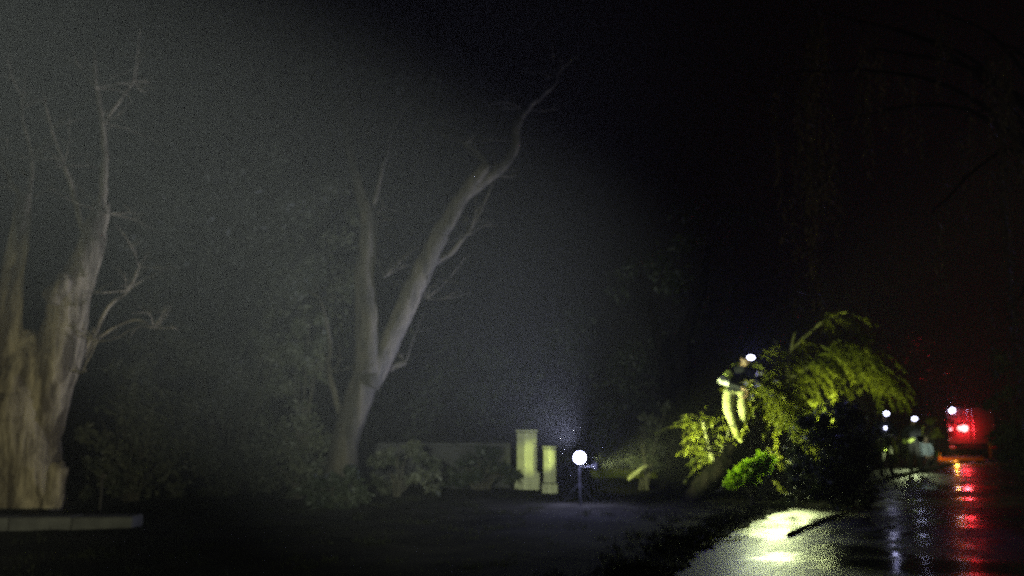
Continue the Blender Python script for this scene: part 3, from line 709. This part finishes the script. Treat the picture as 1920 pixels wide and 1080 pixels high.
RAD = dict(pelvis=(.15, .12), waist=(.14, .11), chest=(.17, .13), neck=(.06, .06), head=(.05, .05), sh=(.085, .085), el=(.055, .055), wr=(.04, .04),
           hip=(.105, .105), kn=(.075, .075), an=(.055, .055), toe=(.042, .042))
def helmet(root, J, fr, m, s=1.0):
    r, f, u = fr; rot = Matrix((r, f, u)).transposed(); c = J['head']
    mb = MB(); prof = [(.132*s, .0), (.105*s, .012*s), (.104*s, .04*s), (.092*s, .085*s), (.062*s, .118*s), (.02*s, .13*s)]
    mb.lathe(c+u*.02*s-f*.005, prof, u, 18); return mb.build('helmet', m, root, True)
def headlamp(root, J, fr, m, wdt, hgt, aim=None, off=0.0):
    r, f, u = fr; c = J['head']+f*.118+u*.06+r*off; g = Vector(aim).normalized() if aim is not None else f
    rr = g.cross(Vector((0, 0, 1))).normalized(); uu = rr.cross(g); rot = Matrix((rr, g, uu)).transposed()
    mb = MB(); mb.ball(c, (wdt*1.08, .025, hgt*1.08), 0, rot, 14); hl = mb.build('headlamp', M['black'], root, True)
    mb = MB(); mb.ball(c+g*.016, (wdt, .018, hgt), 0, rot, 14); mb.build('lamp_lens', m, hl, True)
    return c, g
def ring(mb, a, b, t, r, w=.03):
    a = Vector(a); b = Vector(b); d = (b-a).normalized(); c = a.lerp(b, t); mb.tube([c-d*w, c+d*w], r, 12)

D = 17.45
def W(x, y, d=0.0): return P(x, y, D+d)
J = dict(pelvis=W(1377, 730), waist=W(1382, 712, -.03), chest=W(1388, 698, -.08), neck=W(1394, 686, -.14), head=W(1397, 674, -.2),
         shL=W(1373, 696, -.02), elL=W(1353, 714, -.12), wrL=W(1392, 728, -.36), shR=W(1404, 698, -.1), elR=W(1424, 716, -.28), wrR=W(1402, 738, -.40),
         hipL=W(1368, 737, -.02), knL=W(1366, 770, -.16), anL=W(1384, 818, .02), toeL=W(1392, 829, -.14),
         hipR=W(1390, 737, -.04), knR=W(1393, 768, -.20), anR=W(1392, 806, .16), toeR=W(1400, 816, .04))
rad = dict(RAD); rad.update(hip=(.155, .155), kn=(.11, .11), an=(.062, .062), pelvis=(.16, .13))
bs = W(1386, 834)
root, Jl, fr = person('worker in dark jacket and yellow trousers, headlamp on, standing in the fallen tree', J, rad,
                      dict(torso=0, arm=0, head=4, leg=1, shin=1, foot=2), [M['navy'], M['hivis'], M['boot'], M['rubber'], M['skin'], M['black']], (0.9, -1, -.35), base=bs)
helmet(root, Jl, fr, M['black'])
c, g = headlamp(root, Jl, fr, M['led_s'], .075, .046, (-0.05, -1, 0.02))
spot('worker_headlamp_light', bs+c+g*.08, bs+c+g*3, 70, 75, .3, (0.30, 0.28, 1.0), .03)
mb = MB(); ring(mb, Jl['elL'], Jl['shL'], .05, .072, .05); ring(mb, Jl['wrL'], Jl['elL'], .72, .066, .05); mb.build('sleeve_band', M['band'], root)
mb = MB(); ring(mb, Jl['wrR'], Jl['elR'], .35, .056, .04); ring(mb, Jl['wrR'], Jl['elR'], .75, .062, .05); mb.build('sleeve_band', M['band'], root)
mb = MB(); mb.tube([Jl['shL'].lerp(Jl['elL'], .25)+Vector((0, -.02, 0)), Jl['shL'].lerp(Jl['elL'], .62)+Vector((0, -.02, 0))], [.086, .076], 12); mb.build('sleeve_panel', M['hivest'], root)
for s in 'LR':
    mb = MB(); k_, a_ = Jl['kn'+s], Jl['an'+s]
    mb.tube([k_.lerp(a_, .55), k_.lerp(a_, .8), a_+Vector((0, 0, -.03))], [.082, .078, .07], 12); mb.build('boot_shaft', M['boot'] if s == 'L' else M['rubber'], root, True)  # right shaft darker, its shade put into the colour

def crew(label, px, feet_y, D, lamp_y, mats, arms, face=(0, -1, 0), lean=0.0):
    z0 = P(px, feet_y, D).z; x0 = P(px, feet_y, D).x; H = P(px, lamp_y, D).z+0.02-z0; k = H/1.70; g0 = Vector((x0, D, z0))
    def q(x, y, z): return g0+Vector((x, y, z))*k
    J = dict(pelvis=q(0, 0, .95), waist=q(0, -.02-lean*.2, 1.10), chest=q(0, -.03-lean*.6, 1.32), neck=q(0, -.05-lean*.9, 1.50), head=q(.01, -.09-lean, 1.63),
             shL=q(-.19, -.03-lean*.6, 1.40), shR=q(.19, -.03-lean*.6, 1.40), hipL=q(-.10, 0, .92), hipR=q(.10, 0, .92), knL=q(-.12, -.05, .49), knR=q(.13, -.02, .49),
             anL=q(-.13, .03, .08), anR=q(.16, .06, .08), toeL=q(-.15, -.13, .035), toeR=q(.20, -.10, .035))
    for n, v in arms.items(): J[n] = q(*v)
    return person(label, J, {n: tuple(x*k for x in v) for n, v in RAD.items()}, dict(torso=0, arm=0, head=4, leg=1, shin=1, foot=2), mats, face, 'crew standing by the far kerb', base=g0)
CM = [M['navy'], M['darkpant'], M['rubber'], M['rubber'], M['skin'], M['black']]
gy = lambda D: 812+CAMH*FPX/D
D1 = 26.5
root, Jl, fr = crew('crew member with headlamp and a bright yellow bag at the hip, nearest the fallen tree', 1663, 894, D1, 776, CM,
                    dict(elL=(-.33, -.02, 1.14), wrL=(-.24, -.22, .98), elR=(.30, -.05, 1.15), wrR=(.20, -.26, 1.05)))
helmet(root, Jl, fr, M['black']); c, g = headlamp(root, Jl, fr, M['led_s'], .085, .06, (-.3, -1, 0)); spot('crew_headlamp_light', root.location+c+g*.1, root.location+c+g*3, 1.2, 75, .3, (0.42, 0.42, 1.0), .04)
mb = MB(); mb.ball(Jl['chest']+Vector((-.03, -.17, -.02)), (.035, .02, .045), 0, None, 10); mb.build('chest_lamp', M['led_s'], root, True)
mb = MB(); mb.box(Jl['waist']+Vector((-.06, -.17, .0)), (.14, .02, .07), 0, None, .008).box(Jl['waist']+Vector((.11, -.17, .0)), (.13, .02, .07), 0, None, .008); mb.build('vest_band', M['band'], root)
mb = MB(); mb.box(Jl['hipL']+Vector((-.08, -.2, -.08)), (.26, .14, .40), 0, Matrix.Rotation(R(6), 3, 'Y'), .04); mb.build('hip_bag', M['hivest'], root)
root, Jl, fr = crew('second crew member with headlamp and bright gloves, between the other two figures', 1716, 885, 29.5, 786, CM,
                    dict(elL=(-.36, -.05, 1.12), wrL=(-.40, -.25, 1.0), elR=(.10, -.28, 1.12), wrR=(-.16, -.30, 1.02)))
helmet(root, Jl, fr, M['black']); c, g = headlamp(root, Jl, fr, M['led_s'], .085, .06, (-.2, -1, 0)); spot('crew_headlamp_light', root.location+c+g*.1, root.location+c+g*3, 1.2, 75, .3, (0.42, 0.42, 1.0), .04)
for s in 'LR':
    d = (Jl['wr'+s]-Jl['el'+s]).normalized(); mb = MB(); mb.tube([Jl['wr'+s]-d*.06, Jl['wr'+s]+d*.02, Jl['wr'+s]+d*.10, Jl['wr'+s]+d*.15], [.06, .062, .068, .04], 10); mb.build('glove', M['hivest'], root, True)
gb = G(1732, 902); gl_ = thing('added_stand_lamp', 'small dark box lamp on a stand, added to light the crew', 'lamp', gb)  # unseen lamp and stand, added to brighten the crew
aim = (G(1722, 884)-gb).normalized(); ro_ = Vector((0, 1, 0)).rotation_difference(aim).to_matrix()
MB().box((0, 0, 1.2), (.20, .10, .15), bev=.02, rot=ro_).build('housing', M['black'], gl_)
MB().tube([(0, 0, 0.02), (0, 0, 1.1)], .014, 8).build('pole', M['black'], gl_)
for s_ in (0, 1, 2): MB().tube([(0, 0, .35), (.3*math.cos(s_*2.1), .3*math.sin(s_*2.1), 0.01)], .011, 6).build('leg', M['black'], gl_)
spot('added_crew_spot', gb+aim*.14+Vector((0, 0, 1.2)), G(1722, 884), 60, 24, .6, (0.80, 1.0, 0.42), .05)  # added spots: ground, stooping figure with bush, hip bag
spot('added_crew_spot', gb+aim*.14+Vector((0, 0, 1.15)), P(1726, 836, 33), 850, 8, .9, (0.9, 1.0, 0.7), .04)
spot('added_crew_spot', gb+aim*.14+Vector((0, 0, 1.1)), P(1655, 850, 26.4), 380, 11, .8, (0.85, 1.0, 0.42), .04)
g0 = G(1735, 880); D3 = g0.y
def q(x, y, z): return g0+Vector((x, y, z))
J = dict(pelvis=q(0, .25, .60), waist=q(0, .12, .72), chest=q(0, -.08, .88), neck=q(0, -.18, .99), head=q(-.02, -.26, 1.09), shL=q(-.18, -.08, .92), shR=q(.18, -.08, .92),
         elL=q(-.24, -.2, .68), wrL=q(-.12, -.36, .52), elR=q(.24, -.2, .68), wrR=q(.12, -.36, .52), hipL=q(-.1, .24, .57), hipR=q(.1, .24, .57),
         knL=q(-.15, -.08, .42), knR=q(.15, -.08, .42), anL=q(-.12, .08, .08), anR=q(.12, .08, .08), toeL=q(-.14, -.1, .035), toeR=q(.14, -.1, .035))
root, Jl, fr = person('stooping person in a pale blue top beside the orange post', J, RAD, dict(torso=0, arm=0, head=4, leg=1, shin=1, foot=2),
                      [M['pale'], M['darkpant'], M['rubber'], M['rubber'], M['skin'], M['black']], (0, -1, -.35), 'crew standing by the far kerb', base=g0)
mb = MB(); mb.lathe(Jl['chest']+Vector((0, -.03, .0)), [(.27, -.34), (.20, -.14), (.12, .04), (.07, .10)], (0, -.15, 1), 16); mb.build('cape', M['pale'], root, True)
mb = MB(); r, f, u = fr; mb.ball(Jl['head']+u*.035-f*.02, (.088, .098, .095), 0, Matrix((r, f, u)).transposed(), 12); mb.build('hood', mat('beige_hood', (.55, .45, .30), .8), root, True)

# ------------------------------------------------------------------ truck with the red lamp, posts and barrier
DT = 49.0; tb = Vector((P(1822, 812, DT).x, DT, 0)); rzT = -math.atan2(tb.x, tb.y)*0.9
t = thing('truck', 'dark red truck seen from behind with a glowing red lamp', 'truck', tb, rz=rzT)
MB().box((0, 3.2, 1.75), (2.4, 5.6, 2.1), bev=.04).build('cargo_box', M['truck'], t)
for s in (-1, 1):
    dr = MB().box((s*.585, .385, 1.75), (1.12, .04, 1.96), bev=.015).build('rear_door', M['truck'], t)
    MB().tube([(s*.12, .34, .85), (s*.12, .34, 2.65)], .02, 8).build('lock_bar', M['steel'], dr)
    MB().box((s*.22, .335, 1.5), (.2, .03, .05), bev=.008).build('handle', M['steel'], dr)
    for z in (1.0, 1.75, 2.5): MB().box((s*1.10, .352, z), (.14, .03, .07), bev=.008).build('hinge', M['steel'], dr)
    MB().box((s*1.0, .36, .58), (.3, .06, .14), bev=.02).build('tail_lamp', M['redlens'], t)
    for y in (1.5, 7.9):
        wh = thing('tmp', None, None); bpy.data.objects.remove(wh)
        ty = MB().lathe((s*1.02, y, .48), [(.30, -.14), (.46, -.13), (.48, -.09), (.48, .09), (.46, .13), (.30, .14)], (1, 0, 0), 24).build('wheel', M['rubber'], t, True)
        MB().lathe((s*1.02, y, .48), [(.10, -.16), (.28, -.148), (.295, .148), (.10, .16)], (1, 0, 0), 18).build('rim', M['steel'], ty, True)
    MB().box((s*1.02, .92, .42), (.36, .02, .5)).build('mud_flap', M['rubber'], t)
MB().box((0, 4.4, .62), (.9, 8.0, .2)).build('chassis', M['black'], t)
MB().box((0, .42, .56), (2.3, .14, .14), bev=.02).build('bumper', M['black'], t)
cb = MB().box((0, 7.3, 1.5), (2.2, 1.9, 1.9), bev=.15).build('cab', M['truck'], t); MB().box((0, 8.262, 1.85), (1.9, .02, .7)).build('windscreen', M['black'], cb)
iv = Matrix.Rotation(-rzT, 3, 'Z')
def TL(px, py, D): return iv @ (P(px, py, D)-tb)
def backplate(px, py, D): 
    p = TL(px, py, D); p.y = .30; return p
lw = backplate(1786, 769, DT); lr = backplate(1806, 803, DT); ls_ = backplate(1783, 804, DT)
wl_ = MB().lathe(lw, [(.05, .12), (.16, .05), (.19, 0), (.18, -.02)], (0, 1, 0), 18).build('work_light', M['black'], t, True)
MB().lathe(lw+Vector((0, -.035, 0)), [(.165, .02), (.15, 0), (.05, -.01)], (0, 1, 0), 18).build('lens', M['led'], wl_)
rl = MB().lathe(lr, [(.2, .06), (.27, .04), (.27, -.02)], (0, 1, 0), 20).build('beacon_housing', M['black'], t, True)
MB().ball(lr+Vector((0, -.05, 0)), (.27, .1, .2), 0, None, 16).build('beacon_lens', M['red'], rl, True)
MB().ball(ls_+Vector((0, -.02, 0)), (.10, .06, .09), 0, None, 12).build('marker_lamp', M['redside'], t, True)
fw = Matrix.Rotation(rzT, 3, 'Z')
spot('truck_red_light', tb+fw @ (lr+Vector((0, -.3, 0))), tb+fw @ (lr+Vector((0, -5, 2.9))), 1200, 42, 1.0, (1.0, 0.02, 0.03), .15)
point('truck_work_light', tb+fw @ (lw+Vector((0, -.3, 0))), 25, (0.62, 0.55, 1.0), .1)
spot('added_pavement_spot', P(1708, 800, 32.5), G(1698, 890), 170, 30, .9, (0.85, 1.0, 0.5), .12)  # added unseen spot behind the crew, lights the wet pavement
spot('added_red_spill', tb+fw @ (lr+Vector((0, -.55, 0))), tb+fw @ (lr+Vector((0, 2, 0))), 380, 80, .6, (1.0, 0.02, 0.03), .1)  # added spot facing the doors, reddens them round the lamp

# barrier, posts
bA = G(1764, 868); bB = G(1845, 867)
bt = thing('road_barrier', 'low orange barrier board lying across the wet road in front of the truck', 'barrier', ((bA+bB)/2).to_tuple(), rz=math.atan2(bB.y-bA.y, bB.x-bA.x))
Lb = (bB-bA).length
MB().box((0, 0, .16), (Lb, .08, .16), bev=.02).build('board', M['orange'], bt)
for s in (-1, 0, 1): MB().box((s*Lb*.42, .0, .04), (.12, .5, .075), bev=.015).build('foot', M['rubber'], bt)
def post(label, px, y0, y1, D, r, m, name='marker_post'):
    a = P(px, y1, D); h = P(px, y0, D).z; b = Vector((a.x, D, 0)); tt = thing(name, label, 'post', b, 'marker posts round the truck')
    MB().lathe((0, 0, 0), [(r*2.6, 0.005), (r*2.6, .05), (r*1.2, .06)], n=12).build('base', M['rubber'], tt)
    MB().lathe((0, 0, 0), [(r, .06), (r*.95, h-.05), (r*.5, h)], n=12).build('shaft', m, tt, True)
    MB().lathe((0, 0, 0), [(r*1.03, h*.62), (r*1.03, h*.78)], n=12).build('band', M['band'], tt)
post('short orange marker post at the left end of the barrier board', 1762, 848, 868, 41.5, .07, M['orange'])
post('tall thin orange marker post right of the red lamp', 1858, 818, 860, 44.5, .06, M['orange'])
point('added_barrier_light', P(1785, 860, 40.6)+Vector((0, -.4, .1)), 60, (1.0, 0.36, 0.04), .05)  # added amber light to brighten the orange board, no lamp there

# ------------------------------------------------------------------ weeping tree overhead at right, hedge at right, far trees
DW = 11.5; b = Vector((8.9, 13.0, 0)); t = thing('weeping_tree', 'tall weeping tree trailing thin strands into the upper right', 'tree', b)
mb = MB(); stem(mb, [(0, 0, -.05), (0.1, 0, 1.5), (-.1, -.1, 3.2), (-.3, -.3, 5.0), (-.5, -.5, 6.6)], [.42, .32, .28, .24, .16], 14, .03, .12, 120); mb.build('trunk', M['dark'], t, True)
r = random.Random(9); mb = MB(); lv = Leaves()
STR = [(1535, 40, 3.2, 9), (1500, 150, 2.4, 6), (1620, 60, 1.3, 5), (1640, 110, 1.0, 4), (1700, 120, 1.2, 4), (1760, 40, .8, 4), (1850, 90, 2.0, 5), (1878, 110, 4.0, 7), (1900, 200, 2.2, 4), (1810, 230, 1.0, 3), (1570, 240, 1.2, 3), (1750, 400, 1.2, 2), (1905, 560, 1.2, 4)]
for i, (x, y, L, n) in enumerate(STR):
    p = P(x, y, DW+r.uniform(-.6, .6))-b
    bm_ = MB(); stem(bm_, [(-.3, -.3, 4.6+.15*(i % 5)), Vector((-.3, -.3, 5.4)).lerp(p, .5)+Vector((0, 0, .5)), p+Vector((.1, 0, .12)), p], [.05, .03, .012, .008], 6, .02, .1, 130+i); bm_.build('limb', M['dark'], t, True)
    for k in range(n):
        strand(mb, lv, p+Vector((r.gauss(0, .1), r.gauss(0, .15), r.gauss(0, .1))), (r.uniform(-.3, .2), r.uniform(-.2, .2), -.8), 1.35*L*r.uniform(.5, 1.0), 1.6, .12, .022, .04, r, .006)
tag(mb.build('twigs', M['stem'], t), kind='stuff'); lv.build('crown', M['leaf_dry'], t)
shrub('leafy_shrub', 'tall bush at the right edge, right of the truck', 1905, 27, [(1900, 700, .8), (1910, 770, .9), (1890, 820, .7), (1930, 850, .9), (1895, 870, .5)], 2400, M['leaf_md'], .16, z=0)
shrub('leafy_shrub', 'small pale-green bush between the crew and the orange post', 1745, 36, [(1748, 850, .35), (1752, 815, .35), (1748, 785, .25)], 500, M['leaf_wl'], .13, z=.1)
shrub('leafy_shrub', 'green bush directly behind the second crew member', 1700, 33, [(1690, 820, .5), (1712, 800, .5), (1700, 850, .5)], 900, M['leaf_wl'], .13, z=.1)

# ------------------------------------------------------------------ mist, added for lamp glow and glare
hm = MB().box((0, 0, 30), (224, 224, 62))
m = bpy.data.materials.new('mist'); m.use_nodes = True; n = m.node_tree; n.nodes.clear()
pvn = n.nodes.new('ShaderNodeVolumePrincipled'); pvn.inputs['Density'].default_value = 0.0028; pvn.inputs['Color'].default_value = (0.95, 0.97, 1.0, 1)
pvn.inputs['Anisotropy'].default_value = 0.0
on = n.nodes.new('ShaderNodeOutputMaterial'); n.links.new(pvn.outputs[0], on.inputs['Volume'])
hz_ = hm.build('added_haze', m); tag(hz_, 'thin mist added over the whole street for lamp glow and glare', 'mist', kind='stuff')
